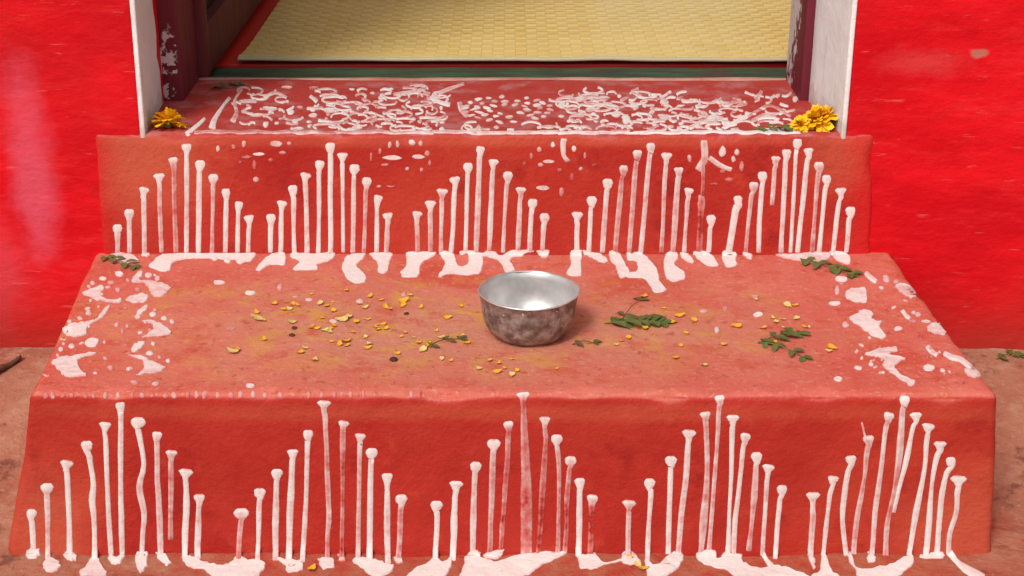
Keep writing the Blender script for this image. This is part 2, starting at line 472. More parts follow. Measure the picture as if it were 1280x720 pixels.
fl = mesh('floor', *box(-1.6, 1.8, 0.962, 4.6, 0.30, 0.407, 0.004, 0.5), 'floor')
tag(fl, kind='structure')

door = link('wooden_door', None); door.location = (-0.528, 0.81, 0.42)
tag(door, 'dark maroon wooden door leaf swung open into the doorway', 'door')
dx0, dx1, dy0, dy1, dz0, dz1 = -0.546, -0.510, 0.798, 1.76, 0.424, 2.31
part('stile', box(dx0, dx1, dy0, dy0 + 0.030, dz0, dz1, 0.004, 0.1, 0.0005), 'door', door)
part('stile', box(dx0, dx1, dy1 - 0.095, dy1, dz0, dz1, 0.004, 0.1, 0.0005), 'door', door)
for z0, z1 in ((dz0 + 0.001, dz0 + 0.085), (1.25, 1.37), (dz1 - 0.12, dz1 - 0.001)):
    part('rail', box(dx0 + 0.001, dx1 - 0.001, dy0 + 0.029, dy1 - 0.094, z0, z1, 0.004, 0.1, 0.0005), 'door', door)
for z0, z1 in ((dz0 + 0.075, 1.26), (1.36, dz1 - 0.11)):
    part('panel', box(dx0 + 0.010, dx1 - 0.022, dy0 + 0.025, dy1 - 0.085, z0, z1, 0.002, 0.3), 'door_panel', door)

# ------------------------------------------------------------------ woven mat
MX0, MX1, MY0, MY1, MZ = -0.486, 0.80, 0.952, 2.75, 0.407
mat_root = link('straw_mat', None); mat_root.location = (0, MY0, MZ)
tag(mat_root, 'yellow woven straw mat spread on the floor inside the doorway', 'mat')
V, Fc, cv = [], [], []
cw, ch = 0.0205, 0.022
nxm, nym = int((MX1 - MX0) / cw), int((MY1 - MY0) / ch)
for j in range(nym):
    rowt = rnd.random() * 0.5
    for i in range(nxm):
        over = (i + j) % 2 == 0
        x0, y0 = MX0 + i * cw, MY0 + j * ch
        hx, hy = (0.0001, 0.0001) if over else (0.0003, 0.0003)
        tone = rowt + 0.1 + rnd.random() * 0.35 - (0.25 if i % 6 == 0 else 0)
        base = len(V)
        lift = 0.008 * math.exp(-(y0 - MY0) / 0.05)            # the front edge has curled up a little
        for b_ in range(4):
            for a_ in range(3):
                fx, fy = a_ / 2, b_ / 3
                if over:
                    hgt = 0.0022 + 0.0012 * math.sin(math.pi * (0.1 + 0.8 * fy))
                else:
                    hgt = 0.0020 + 0.0010 * math.sin(math.pi * (0.12 + 0.76 * fx))
                wv = 0.002 * noise.noise(Vector((x0 * 3, y0 * 3, 1)))
                V.append((x0 + hx + fx * (cw - 2 * hx), y0 + hy + fy * (ch - 2 * hy), MZ + 0.003 + lift + hgt + wv))
                cv.append(min(1, tone + (0.15 if over else -0.1)))
        for b_ in range(3):
            for a_ in range(2):
                q = base + b_ * 3 + a_
                Fc.append((q, q + 1, q + 4, q + 3))
wv = part('weave', (V, Fc), 'straw', mat_root, cover=cv); wv['kind'] = 'stuff'
V, Fc = [], []
xs = [MX0 + (MX1 - MX0) * i / 60 for i in range(61)]
for x in xs:                                                       # flat woven backing seen in the gaps
    for y in [MY0 - 0.001 + (MY1 - MY0) * (k / 24) ** 1.8 for k in range(25)]:
        V.append((x, y, MZ + 0.0045 + 0.008 * math.exp(-(y - MY0) / 0.05) + 0.002 * noise.noise(Vector((x * 3, y * 3, 1)))))
Fc = [(i * 25 + k, (i + 1) * 25 + k, (i + 1) * 25 + k + 1, i * 25 + k + 1) for i in range(60) for k in range(24)]
part('backing', (V, Fc), 'binding', mat_root)
V, Fc = [], []
for i, x in enumerate(xs):
    zz = MZ + 0.011 + 0.002 * noise.noise(Vector((x * 3, MY0 * 3, 1))) + 0.002 * noise.noise(Vector((x * 9, 0, 4)))
    for k in range(8):
        a = k * math.pi / 4
        V.append((x, MY0 + 0.006 * math.cos(a), zz + 0.0042 * math.sin(a)))
Fc = [(i * 8 + k, i * 8 + (k + 1) % 8, (i + 1) * 8 + (k + 1) % 8, (i + 1) * 8 + k) for i in range(60) for k in range(8)]
part('edge_binding', (V, Fc), 'binding', mat_root)

# ------------------------------------------------------------------ points on the built surfaces
sv, sf = merge(low, up, ground_geo)
BVH = BVHTree.FromPolygons([Vector(v) for v in sv], sf)
lv, lf = merge(low); BVH_LOW = BVHTree.FromPolygons(lv, lf)
cf, sp_ = math.cos(PITCH), math.sin(PITCH)
def surf(px, py):
    """Where the sight line through photo pixel (px, py) meets the steps or the ground: point and normal."""
    a, b_ = (px - 640) / F_PX, (py - 360) / F_PX
    d = Vector((a, cf - b_ * sp_, -sp_ - b_ * cf)).normalized()
    p, n, _, _ = BVH.ray_cast(CAM, d)
    if n.dot(d) > 0:
        n = -n
    return p, n

def psurf(px, py):
    """Like surf, for paint: marks near the ends of the tread stay on the tread."""
    p, n = surf(px, py)
    if 322 < py < 484:
        for _ in range(60):
            if p.z > H1 - 0.012:
                break
            px += 1 if px < 640 else -1
            p, n = surf(px, py)
    return p, n

def catmull(pts, per, closed=False):
    n = len(pts); out = []
    for i in range(n if closed else n - 1):
        P = [pts[(i + k) % n] if closed else pts[min(max(i + k, 0), n - 1)] for k in (-1, 0, 1, 2)]
        for s in range(per):
            u = s / per
            out.append(tuple(0.5 * (2 * b + (c - a) * u + (2 * a - 5 * b + 4 * c - d) * u * u + (3 * b - a - 3 * c + d) * u ** 3)
                             for a, b, c, d in zip(*P)))
    if not closed:
        out.append(tuple(pts[-1]))
    return out

PT = 0.0011
def stroke(name, parent, pts, c0=0.75, c1=0.6, thick=PT, rag=0.85, fall=1.0):
    """A painted stroke: pts = (px, py, width px); cover falls from c0 at the start to c1 at the end."""
    L = sum(math.dist(p[:2], q[:2]) for p, q in zip(pts, pts[1:]))
    S = catmull(pts, max(3, int(L / 6 / max(1, len(pts) - 1))))
    d0 = (S[1][0] - S[0][0], S[1][1] - S[0][1]); d1 = (S[-1][0] - S[-2][0], S[-1][1] - S[-2][1])
    def unit(d):
        l = math.hypot(*d) or 1
        return d[0] / l, d[1] / l
    u0, u1 = unit(d0), unit(d1)
    w0, w1 = S[0][2], S[-1][2]
    S = [(S[0][0] - u0[0] * w0 * .28, S[0][1] - u0[1] * w0 * .28, w0 * .45)] + S + [(S[-1][0] + u1[0] * w1 * .3, S[-1][1] + u1[1] * w1 * .3, w1 * .45)]
    V, Fc, cv = [], [], []
    ns = len(S)
    sd_ = rnd.random() * 100
    for i, (x, y, wd) in enumerate(S):
        a, b_ = S[max(i - 1, 0)], S[min(i + 1, ns - 1)]
        tx, ty = unit((b_[0] - a[0], b_[1] - a[1]))
        nxp, nyp = -ty, tx
        jl = rag * noise.noise(Vector((sd_, i * 0.45, 0)))
        jr = rag * noise.noise(Vector((sd_ + 31, i * 0.45, 0)))
        u = i / (ns - 1)
        cc = c0 + (c1 - c0) * min(1, u * fall) + 0.12 * noise.noise(Vector((sd_ + 7, i * 0.3, 2)))
        for k, f in enumerate((-1, -0.66, 0, 0.66, 1)):
            off = f * wd * 0.58 + (jl if f < 0 else jr if f > 0 else 0)
            p, n = psurf(x + nxp * off, y + nyp * off)
            e = (i in (0, ns - 1))
            hgt = (-0.0008 if abs(f) == 1 or e else thick * (1.0 if f == 0 else 0.85))
            V.append(p + n * hgt)
            cv.append(0.08 if (abs(f) == 1 or e) else min(1.1, max(0, cc + (0.10 if abs(f) > 0.5 else -0.06))))
    for i in range(ns - 1):
        for k in range(4):
            q = i * 5 + k
            Fc.append((q, q + 1, q + 6, q + 5))
    return mesh(name, V, Fc, 'paint', parent, cover=cv)

def blob(name, parent, pts, c=0.95, thick=PT, per=5, rag=1.25):
    """A painted patch with outline pts (px, py)."""
    S = catmull([tuple(map(float, p)) for p in pts], per, True)
    n = len(S); sd_ = rnd.random() * 100
    area = sum(S[i][0] * S[(i + 1) % n][1] - S[(i + 1) % n][0] * S[i][1] for i in range(n))
    sg = 1 if area > 0 else -1
    ins = min(1.3, 0.16 * math.sqrt(abs(area) / 2) / 1.2)
    outer, inner = [], []
    for i in range(n):
        a, b_ = S[i - 1], S[(i + 1) % n]
        l = math.hypot(b_[0] - a[0], b_[1] - a[1]) or 1
        nx_, ny_ = sg * (b_[1] - a[1]) / l, -sg * (b_[0] - a[0]) / l
        j = rag * (noise.noise(Vector((sd_, i * 0.5, 0))) + 0.8 * noise.noise(Vector((sd_ + 50, i * 1.3, 0))))
        outer.append((S[i][0] + nx_ * (j + 0.7), S[i][1] + ny_ * (j + 0.7)))
        inner.append((S[i][0] + nx_ * (j - ins), S[i][1] + ny_ * (j - ins)))
    V, cv = [], []
    for (x, y) in outer:
        p, nn = psurf(x, y); V.append(p - nn * 0.0008); cv.append(0.08)
    for (x, y) in inner:
        p, nn = psurf(x, y); V.append(p + nn * thick); cv.append(c)
    Fc = [(i, (i + 1) % n, n + (i + 1) % n, n + i) for i in range(n)]
    # fill the inside with a grid fine enough to follow the uneven plaster
    tri = tessellate_polygon([[Vector((x, y, 0)) for x, y in inner]])
    bm = bmesh.new()
    bv = [bm.verts.new((x, y, 0)) for x, y in inner]
    for f in tri:
        try: bm.faces.new([bv[i] for i in f])
        except ValueError: pass
    for _ in range(3):
        lng = [e for e in bm.edges if e.calc_length() > 9 and not e.is_boundary]
        if not lng: break
        bmesh.ops.subdivide_edges(bm, edges=lng, cuts=1)
        bmesh.ops.triangulate(bm, faces=bm.faces[:])
    bm.verts.index_update()
    vi = {}
    for v in bm.verts:
        if v in bv:
            vi[v.index] = n + bv.index(v)
        else:
            p, nn = psurf(v.co.x, v.co.y)
            vi[v.index] = len(V); V.append(p + nn * thick * 1.1)
            cv.append(min(1, c + 0.05))
    for f in bm.faces:
        Fc.append(tuple(vi[v.index] for v in f.verts))
    bm.free()
    return mesh(name, V, Fc, 'paint', parent, cover=cv)

def dab(name, parent, x, y, wd, hg, c=0.85, ang=0.0):
    ca, sa = math.cos(ang), math.sin(ang)
    pts = []
    for k in range(7):
        a = k * math.tau / 7 + 0.3
        r = rnd.uniform(0.8, 1.12)
        ex, ey = wd / 2 * r * math.cos(a), hg / 2 * r * math.sin(a)
        pts.append((x + ex * ca - ey * sa, y + ex * sa + ey * ca))
    return blob(name, parent, pts, c, per=2, rag=0.25)

# ------------------------------------------------------------------ painted strokes on the risers
def fan(parent, rows, y_end, head, body):
    for r in rows:
        x, y, mids, xe, ye, hk, bk = r['x'], r['y'], r.get('m', []), r['e'], r.get('ye', y_end), r.get('h', 1), r.get('b', 1)
        hw, bw_ = head * hk * rnd.uniform(0.9, 1.1), body * bk * rnd.uniform(0.9, 1.12)
        lean = rnd.uniform(-0.8, 1.2)
        kn = rnd.random()
        if kn < 0.45:       # knob where the brush was set down
            pts = [(x + lean, y + 2.0, hw * .82), (x + lean * .8, y + 5.0, hw * 0.98), (x + lean * .3, y + 9.0, hw * .84), (x, y + 13.5, bw_ * 1.05)]
        elif kn < 0.8:      # flat T-shaped head
            pts = [(x + lean, y + 1.0, hw * 1.08), (x + lean * .6, y + 3.0, hw), (x, y + 6.5, (hw + bw_) / 2 * 0.9), (x, y + 11, bw_)]
        else:
            pts = [(x + lean * 2, y + 1.5, hw * .9), (x + lean, y + 5, hw * 0.9), (x, y + 11, bw_ * 1.15)]
        if ye - y > 40:
            pts.append((x + ((mids[0][0] if mids else xe) - x) * min(1, 22 / max(25, (mids[0][1] if mids else ye) - y)), y + 20, bw_))
        for q in mids:
            if q[1] > pts[-1][1] + 8:
                pts.append((q[0], q[1], bw_ * (q[2] if len(q) > 2 else rnd.uniform(0.8, 1.2))))
        if ye - pts[-1][1] > 55:
            mx = (pts[-1][0] + xe) / 2
            pts.append((mx + rnd.uniform(-.6, .6), (pts[-1][1] + ye) / 2, bw_ * rnd.uniform(0.75, 1.2)))
        pts.append((xe, ye, bw_ * r.get('be', 0.95)))
        stroke('paint_stroke', parent, pts, r.get('c0', rnd.uniform(0.95, 1.1)), r.get('c1', rnd.uniform(0.45, 0.9)), fall=rnd.choice((1.0, 1.4, 3.0)))

def simple_rows(tops, ends):
    return [dict(x=x, y=y, e=e) for (x, y), e in zip(tops, ends)]
U = []
U += simple_rows([(147, 280), (161.5, 261), (179.5, 235), (199, 218), (217, 197), (233.5, 180), (249.5, 200), (266.5, 217), (283, 235), (298, 252), (311.5, 270)],
                 [147, 162, 180.5, 202, 220, 233, 248, 265, 282, 297, 310])
U += simple_rows([(338.5, 267), (352, 252), (366.5, 231), (381.5, 217), (399, 201), (413, 178), (428, 192), (442.5, 205), (458, 221), (471.5, 244), (485, 267)],
                 [338, 351, 368, 384, 398, 413, 429, 441, 455, 471, 483])
U += simple_rows([(521, 265), (538, 252), (552.5, 237), (569, 222), (585, 203), (600, 183), (616.5, 200), (634.5, 214), (651, 235), (665, 248), (680.5, 266)],
                 [522, 538, 551, 564, 582, 595, 611, 629, 647, 662, 678])
U += simple_rows([(721.5, 266), (739.5, 245), (759.5, 223), (779, 206), (796.5, 187), (813.5, 178), (833, 192), (848.5, 210), (860.5, 236), (877, 243), (889, 268)],
                 [721, 736, 753, 769, 786, 801, 827, 841, 855.5, 874, 886])
U[-2].update(c0=0.45, c1=0.25, h=0.8, b=1.3)
U += simple_rows([(923, 244), (941.5, 227), (953.5, 214), (969.5, 196), (983, 187), (996, 173), (1011, 186), (1024, 202), (1033.5, 218), (1051, 236), (1063, 258)],
                 [911, 932, 948, 965, 976, 988, 997, 1015, 1024, 1041, 1058])
U[-11].update(b=1.35); U[-8].update(ye=256)
fan(upper_step, U, 315, 12.6, 6.3)

def rows(*a):
    out = []
    for x, y, e, ye, m, kw in a:
        d = dict(x=x, y=y, e=e, ye=ye, m=m); d.update(kw); out.append(d)
    return out
n_ = {}
Lr = rows(
    (39, 636, 42, 690, [], {}), (59, 604, 60, 700, [], dict(h=1.15)), (83, 577, 87, 692, [(86, 640)], dict(h=1.15)),
    (109, 551, 118, 700, [(113, 580), (117, 605), (115, 625), (118, 650)], dict(h=1.15)), (131, 529, 139, 694, [(134, 600)], {}),
    (151, 503, 153, 694, [(151, 600)], {}), (172, 522, 177, 698, [(174, 545), (180, 580), (174, 608), (180, 640)], dict(h=1.35, b=1.1)),
    (196, 540, 201, 694, [(197, 600)], {}), (214, 564, 213, 674, [], {}), (232, 588, 231, 698, [(233, 630)], dict(h=1.1)), (249, 618, 247, 698, [], {}),
    (302, 636, 298, 702, [], dict(h=1.35, c1=.3)), (325, 610, 322, 702, [], {}), (346, 586, 344, 700, [], {}), (366, 563, 361, 700, [], {}),
    (385, 537, 378, 702, [(383, 610)], {}), (405, 502, 409, 702, [(408, 560), (411, 640)], dict(h=1.2)), (429, 527, 427, 698, [], dict(c1=.3)),
    (450, 543, 447, 700, [], {}), (464, 560, 462, 700, [], {}), (484, 592, 485, 704, [], {}), (502, 618, 498, 702, [], {}),
    (545, 626, 544, 700, [(547, 652)], dict(h=1.2)), (570, 603, 566, 700, [(568, 640)], dict(h=1.15)), (594, 577, 591, 694, [], {}), (617, 549, 612, 690, [(615, 610)], dict(h=1.2)),
    (636, 527, 626, 690, [(634, 580), (630, 630)], dict(c1=.3)), (654, 491, 658, 692, [(655, 530, 1.1), (657, 580, 1.6), (658, 640, 1.95)], dict(h=1.2, be=1.9, c1=.35)),
    (681, 522, 673, 692, [(682, 555), (678, 610, 1.3)], dict(c1=.2)), (696, 543, 697, 692, [(699, 600)], dict(h=1.15, c1=.4)), (713, 570, 706, 692, [(709, 620)], dict(c1=.3)),
    (725, 598, 723, 696, [], {}), (740, 619, 738, 694, [], dict(h=1.1, c1=.2)),
    (786, 627, 785, 696, [], dict(h=1.1)), (812, 598, 809, 704, [(814, 625)], dict(h=1.1)), (839, 570, 835, 692, [], {}), (861, 539, 848, 694, [(858, 590), (852, 640)], dict(h=1.1)),
    (882, 516, 876, 692, [(884, 590), (880, 645, 1.3)], {}), (900, 494, 886, 692, [(896, 560), (890, 640)], {}), (916, 520, 910, 694, [(914, 590)], {}),
    (931, 542, 917, 694, [(925, 600), (919, 650)], {}), (946, 565, 936, 688, [(943, 620)], {}), (960, 582, 953, 694, [(957, 630)], {}), (977, 606, 969, 698, [(973, 645)], {}),
    (1016, 617, 1013, 694, [(1016, 650)], dict(h=1.25)), (1041, 596, 1029, 694, [(1036, 630)], {}), (1064, 570, 1058, 694, [(1056, 615), (1053, 650)], {}),
    (1086, 545, 1067, 692, [(1080, 600), (1071, 650)], dict(h=1.1)), (1110, 516, 1090, 694, [(1102, 580), (1094, 640)], dict(h=1.1)),
    (1130, 494, 1107, 694, [(1125, 560), (1118, 612), (1109, 655)], {}), (1145, 517, 1117, 640, [(1134, 570), (1124, 610)], {}),
    (1160, 531, 1136, 694, [(1156, 585), (1145, 640)], dict(h=1.1)), (1175, 553, 1157, 694, [(1165, 605)], {}), (1189, 571, 1171, 694, [(1178, 615)], {}),
    (1198, 597, 1186, 692, [(1195, 640), (1187, 668)], dict(h=1.5, b=1.15)))
fan(lower_step, Lr, 692, 14.5, 7.0)
stroke('paint_stroke', lower_step, [(1077, 528, 2.5), (1080, 540, 3), (1083, 550, 4)], 0.6, 0.8)

# runs of paint at the foot of the upper riser, lying on the lower tread
for pts, c in [
    ([(137, 318), (152, 315), (166, 318), (174, 326), (162, 331), (142, 326)], 0.7),
    ([(178, 315), (187, 317), (185, 321), (177, 320)], 0.8),
    ([(186, 333), (192, 325), (203, 318), (240, 316), (290, 316), (318, 316), (315, 326), (300, 329), (288, 325), (240, 324), (218, 328), (212, 338), (199, 339)], 0.95),
    ([(320, 337), (328, 325), (340, 317), (356, 316), (356, 331), (336, 332), (326, 339)], 0.95),
    ([(365, 316), (392, 317), (418, 315), (414, 326), (398, 331), (395, 338), (366, 337), (374, 328), (364, 322)], 0.92),
    ([(436, 318), (456, 317), (453, 325), (446, 332), (458, 345), (455, 354), (437, 352), (428, 336), (430, 325)], 0.95),
    ([(463, 316), (490, 316), (487, 328), (484, 341), (472, 341), (472, 330), (465, 322)], 0.9),
    ([(508, 316), (528, 314), (545, 315), (540, 322), (527, 330), (523, 345), (504, 347), (501, 339), (508, 330)], 0.92),
    ([(549, 314), (565, 315), (570, 323), (572, 331), (583, 331), (585, 319), (575, 318), (577, 313), (600, 315), (604, 320), (598, 343), (562, 344), (548, 346), (555, 330)], 0.92),
    ([(602, 320), (607, 313), (618, 314), (625, 319), (640, 313), (668, 313), (652, 320), (638, 325), (645, 338), (632, 340), (622, 325)], 0.9),
    ([(671, 313), (687, 313), (684, 322), (677, 322)], 0.85),
    ([(714, 313), (727, 313), (727, 329), (726, 345), (708, 343), (713, 330)], 0.95),
    ([(728, 313), (742, 315), (752, 318), (761, 326), (752, 329), (742, 324), (732, 319)], 0.85),
    ([(762, 313), (774, 315), (780, 325), (787, 342), (775, 348), (770, 336), (762, 324)], 0.9),
    ([(784, 314), (790, 316), (800, 314), (809, 321), (821, 335), (825, 350), (833, 363), (818, 366), (806, 350), (784, 347), (782, 341), (796, 338), (794, 327), (784, 325)], 0.95),
    ([(832, 317), (846, 315), (848, 324), (843, 330), (856, 340), (855, 350), (838, 352), (830, 340)], 0.95),
    ([(850, 315), (860, 317), (868, 326), (864, 330), (853, 324)], 0.85),
    ([(867, 314), (885, 315), (898, 330), (890, 334), (876, 328), (868, 320)], 0.95),
    ([(903, 315), (920, 315), (920, 324), (921, 333), (906, 333)], 0.95),
    ([(929, 314), (940, 318), (938, 325), (930, 320)], 0.9),
    ([(969, 318), (1000, 316), (1034, 315), (1036, 325), (1012, 329), (980, 323)], 0.75),
    ([(1037, 314), (1060, 317), (1062, 331), (1046, 326)], 0.85)]:
    blob('paint_run', lower_step, pts, c)
for x, e in ((284, 330), (300, 331), (268, 327)):
    dab('paint_run', lower_step, x, e - 4, 9, 7, 0.9)

# paint puddles on the ground at the foot of the lower riser
GP = [([(33, 690), (40, 685), (50, 687), (48, 697), (34, 698)], .95), ([(54, 702), (62, 696), (75, 703), (74, 712), (60, 716), (54, 710)], .85),
      ([(80, 692), (88, 688), (97, 697), (90, 702), (81, 697)], .95), ([(112, 700), (118, 690), (124, 700), (130, 712), (120, 716), (104, 714)], .75),
      ([(100, 712), (118, 708), (134, 713), (130, 722), (104, 722)], .7),
      ([(137, 692), (146, 696), (156, 690), (154, 702), (142, 706), (137, 702)], .97), ([(170, 692), (184, 690), (183, 708), (176, 716), (170, 706)], .9),
      ([(195, 690), (205, 691), (214, 702), (207, 707), (197, 698)], .95),
      ([(228, 696), (240, 695), (255, 702), (275, 706), (290, 701), (298, 694), (310, 700), (325, 700), (333, 706), (325, 718), (312, 724), (270, 724), (255, 714), (235, 709)], .95),
      ([(342, 696), (360, 699), (377, 701), (378, 712), (360, 716), (356, 706)], .95), ([(398, 700), (414, 697), (418, 708), (404, 712)], .97),
      ([(440, 699), (465, 698), (480, 704), (492, 706), (490, 714), (470, 724), (455, 712)], .95),
      ([(422, 693), (431, 693), (431, 701), (424, 701)], .7), ([(493, 696), (503, 696), (502, 704), (494, 704)], .8),
      ([(535, 702), (545, 692), (553, 702), (566, 696), (562, 712), (552, 724), (508, 726), (514, 714)], .97),
      ([(578, 708), (585, 690), (597, 688), (604, 697), (622, 702), (650, 692), (700, 688), (706, 693), (690, 701), (676, 708), (660, 720), (640, 724), (580, 724)], .95),
      ([(606, 692), (630, 686), (625, 697), (608, 699)], .9),
      ([(722, 686), (730, 692), (742, 690), (754, 702), (776, 699), (776, 703), (755, 707), (740, 712), (724, 708)], .93),
      ([(777, 694), (786, 687), (800, 700), (794, 706), (778, 704)], .97),
      ([(806, 698), (820, 706), (840, 690), (854, 692), (850, 708), (830, 722), (812, 726)], .93),
      ([(870, 692), (892, 686), (897, 698), (906, 691), (925, 692), (930, 702), (950, 710), (970, 706), (990, 711), (1012, 724), (930, 724), (905, 712), (880, 706)], .93),
      ([(1009, 692), (1017, 694), (1020, 708), (1016, 712)], .85), ([(1026, 692), (1033, 694), (1040, 712), (1050, 724), (1010, 724), (1024, 712)], .9),
      ([(1057, 690), (1065, 692), (1073, 710), (1100, 708), (1115, 704), (1130, 696), (1138, 692), (1142, 704), (1130, 716), (1110, 726), (1076, 726), (1068, 712)], .95),
      ([(1085, 690), (1090, 686), (1094, 696), (1093, 703), (1085, 703)], .97), ([(1152, 692), (1178, 690), (1178, 698), (1152, 698)], .97)]
for pts, c in GP:
    blob('paint_puddle', ground, pts, c, 0.0016, rag=2.0)
stroke('paint_puddle', ground, [(1187, 690, 8), (1198, 704, 8), (1212, 714, 12), (1228, 723, 14)], .9, .95)
stroke('paint_puddle', ground, [(953, 690, 6), (958, 700, 6), (966, 709, 7)], .85, .9)

# flicked dots and small motifs on the upper riser, between the fans
RD = [(272.6, 186, 5, 9, .7), (292, 183, 6, 6, .5), (305, 180, 6, 10, .75), (346, 180, 16, 10, .6), (361.6, 179, 5, 5, .6), (324, 193, 17, 5, .8), (308, 196, 16, 5, .35),
      (320, 224, 9, 7, .6), (318, 206, 5, 12, .3), (353, 191, 9, 5, .3), (300, 203, 6, 5, .25), (338, 200, 6, 5, .25),
      (487, 181, 5, 10, .7), (497, 180, 5, 10, .7), (515, 178, 9, 8, .85), (526, 179, 6, 7, .7), (490, 197, 25, 8, .85), (523, 196, 18, 7, .8), (464, 196, 3, 12, .4),
      (475, 189, 4, 8, .5), (534, 192, 7, 8, .5), (537, 204, 5, 9, .45), (509, 211, 5, 5, .55), (527, 212, 5, 5, .55), (481, 206, 10, 4, .45), (473.6, 233, 6, 4, .6), (489, 233, 11, 3, .35),
      (674, 187, 6, 7, .6), (691, 181, 6, 8, .85), (717.6, 186, 6, 9, .8), (731, 194, 4, 8, .55), (664, 195, 5, 8, .5), (686, 202, 16, 6, .75), (676, 206, 8, 5, .55),
      (709, 201, 10, 4, .5), (700, 213, 8, 7, .3), (743, 206, 8, 6, .3), (726, 211, 5, 5, .5), (679, 235, 19, 7, .75), (702, 240, 7, 14, .4), (656, 204, 5, 6, .25), (715, 221, 5, 9, .25),
      (903, 189, 9, 15, .8), (921, 190, 7, 8, .65), (917, 199, 6, 8, .6), (927, 208, 6, 14, .35), (911, 224, 11, 6, .35), (892, 230, 11, 5, .3), (862, 198, 6, 10, .5), (903, 214, 7, 5, .3)]
for x, y, a, b_, c in RD:
    dab('paint_dot', upper_step, x, y, a, b_, c)
stroke('paint_stroke', upper_step, [(705, 174, 8), (704, 184, 7), (705, 195, 6), (710, 201, 5)], .8, .6)
stroke('paint_stroke', upper_step, [(880, 176, 9), (881, 190, 9), (880, 200, 10), (873, 212, 9)], .75, .7)
stroke('paint_stroke', upper_step, [(878, 205, 7), (879, 222, 5), (878, 245, 5)], .5, .2)
stroke('paint_stroke', upper_step, [(887, 197, 6), (896, 204, 7), (905, 209, 6), (914, 212, 6)], .8, .6)

# drips over the nose of the lower step
x = 57
while x < 542:
    if rnd.random() < 0.85:
        dab('paint_drip', lower_step, x, 494.5 - (x - 57) * 0.004, rnd.uniform(5, 8), rnd.uniform(6, 11), rnd.uniform(0.38, 0.5))
    x += rnd.uniform(8, 18)

# ------------------------------------------------------------------ painted footprints on the lower tread
soles = [([(103, 367), (112, 361), (127, 356), (131, 361), (126, 369), (140, 374), (151, 372), (152, 378), (140, 379), (122, 376)], .85),
         ([(165, 353), (167, 344), (174, 338), (180, 340), (175, 349), (190, 350), (203, 353), (213, 358), (214, 362), (204, 371), (192, 371), (186, 363), (181, 356)], .8),
         ([(157, 374), (168, 368), (180, 366), (186, 371), (182, 378), (166, 379)], .85),
         ([(76, 411), (86, 405), (100, 402), (114, 400), (122, 396), (130, 385), (136, 381), (138, 384), (128, 398), (118, 403), (110, 409), (108, 418), (96, 422), (84, 420)], .88),
         ([(176, 401), (190, 400), (204, 405), (214, 414), (213, 418), (196, 420), (177, 422), (188, 414), (190, 407)], .85),
         ([(168, 398), (172, 388), (182, 381), (186, 384), (178, 392), (174, 399)], .85),
         ([(64, 452), (74, 446), (90, 444), (106, 441), (120, 440), (118, 444), (104, 447), (98, 451), (100, 460), (109, 468), (106, 471), (86, 472), (76, 466), (68, 458)], .9),
         ([(160, 444), (176, 444), (190, 450), (206, 458), (207, 461), (196, 466), (178, 468), (169, 470), (179, 460), (177, 451)], .9),
         ([(163, 440), (168, 430), (176, 426), (182, 428), (178, 434), (171, 440)], .9),
         ([(1056, 366), (1064, 360), (1080, 359), (1084, 364), (1083, 378), (1068, 378), (1058, 373)], .92),
         ([(1118, 357), (1128, 353), (1139, 358), (1146, 368), (1140, 373), (1130, 369), (1122, 363)], .8),
         ([(1061, 396), (1072, 390), (1080, 386), (1092, 391), (1090, 398), (1103, 402), (1099, 408), (1107, 418), (1104, 424), (1090, 420), (1076, 410), (1065, 403)], .95),
         ([(1158, 408), (1168, 403), (1180, 405), (1186, 414), (1178, 419), (1163, 416)], .8),
         ([(1080, 443), (1092, 437), (1104, 434), (1120, 434), (1122, 439), (1112, 443), (1133, 447), (1126, 452), (1119, 460), (1132, 470), (1144, 476), (1139, 484), (1128, 477), (1112, 466), (1102, 456), (1104, 450), (1092, 446)], .93),
         ([(1205, 462), (1214, 458), (1226, 463), (1232, 470), (1218, 473), (1208, 469)], .8)]
for pts, c in soles:
    blob('painted_sole', lower_step, pts, c * 0.84, rag=1.5)
for x, y, a, b_, c in [(129, 348, 10, 6, .85), (149, 342, 12, 8, .9), (139, 353, 9, 5, .5), (147, 362, 7, 6, .6), (186, 344, 10, 8, .8), (197, 348, 7, 7, .7), (215, 358, 6, 4, .4),
                       (116, 354, 8, 6, .5), (87, 402, 6, 6, .75), (100, 398, 7, 6, .7), (111, 391, 8, 9, .65), (191, 393, 11, 7, .9), (205, 398, 9, 6, .8), (215, 402, 7, 6, .65),
                       (76, 437, 7, 6, .85), (90, 433, 9, 7, .75), (115, 428, 20, 14, .93), (187, 442, 9, 7, .85), (210, 451, 6, 6, .8), (200, 447, 6, 5, .6),
                       (194, 480, 11, 7, .7), (168, 478, 12, 6, .4), (146, 406, 7, 7, .6), (153, 414, 5, 7, .45), (138, 460, 9, 8, .6), (172, 362, 7, 5, .5),
                       (1043, 379, 15, 7, .93), (1046, 363, 7, 13, .6), (1052, 349, 17, 10, .9), (1108, 349, 12, 11, .5), (1057, 406, 9, 9, .75), (1122, 411, 12, 6, .85),
                       (1148, 393, 8, 7, .6), (1158, 402, 12, 4, .7), (1073, 460, 11, 7, .9), (1048, 474, 12, 7, .85), (1161, 460, 15, 9, .85), (1200, 478, 14, 6, .35),
                       (1120, 352, 8, 6, .5), (1140, 402, 14, 6, .35), (1151, 422, 8, 9, .3)]:
    dab('painted_toe', lower_step, x, y, a, b_, c)
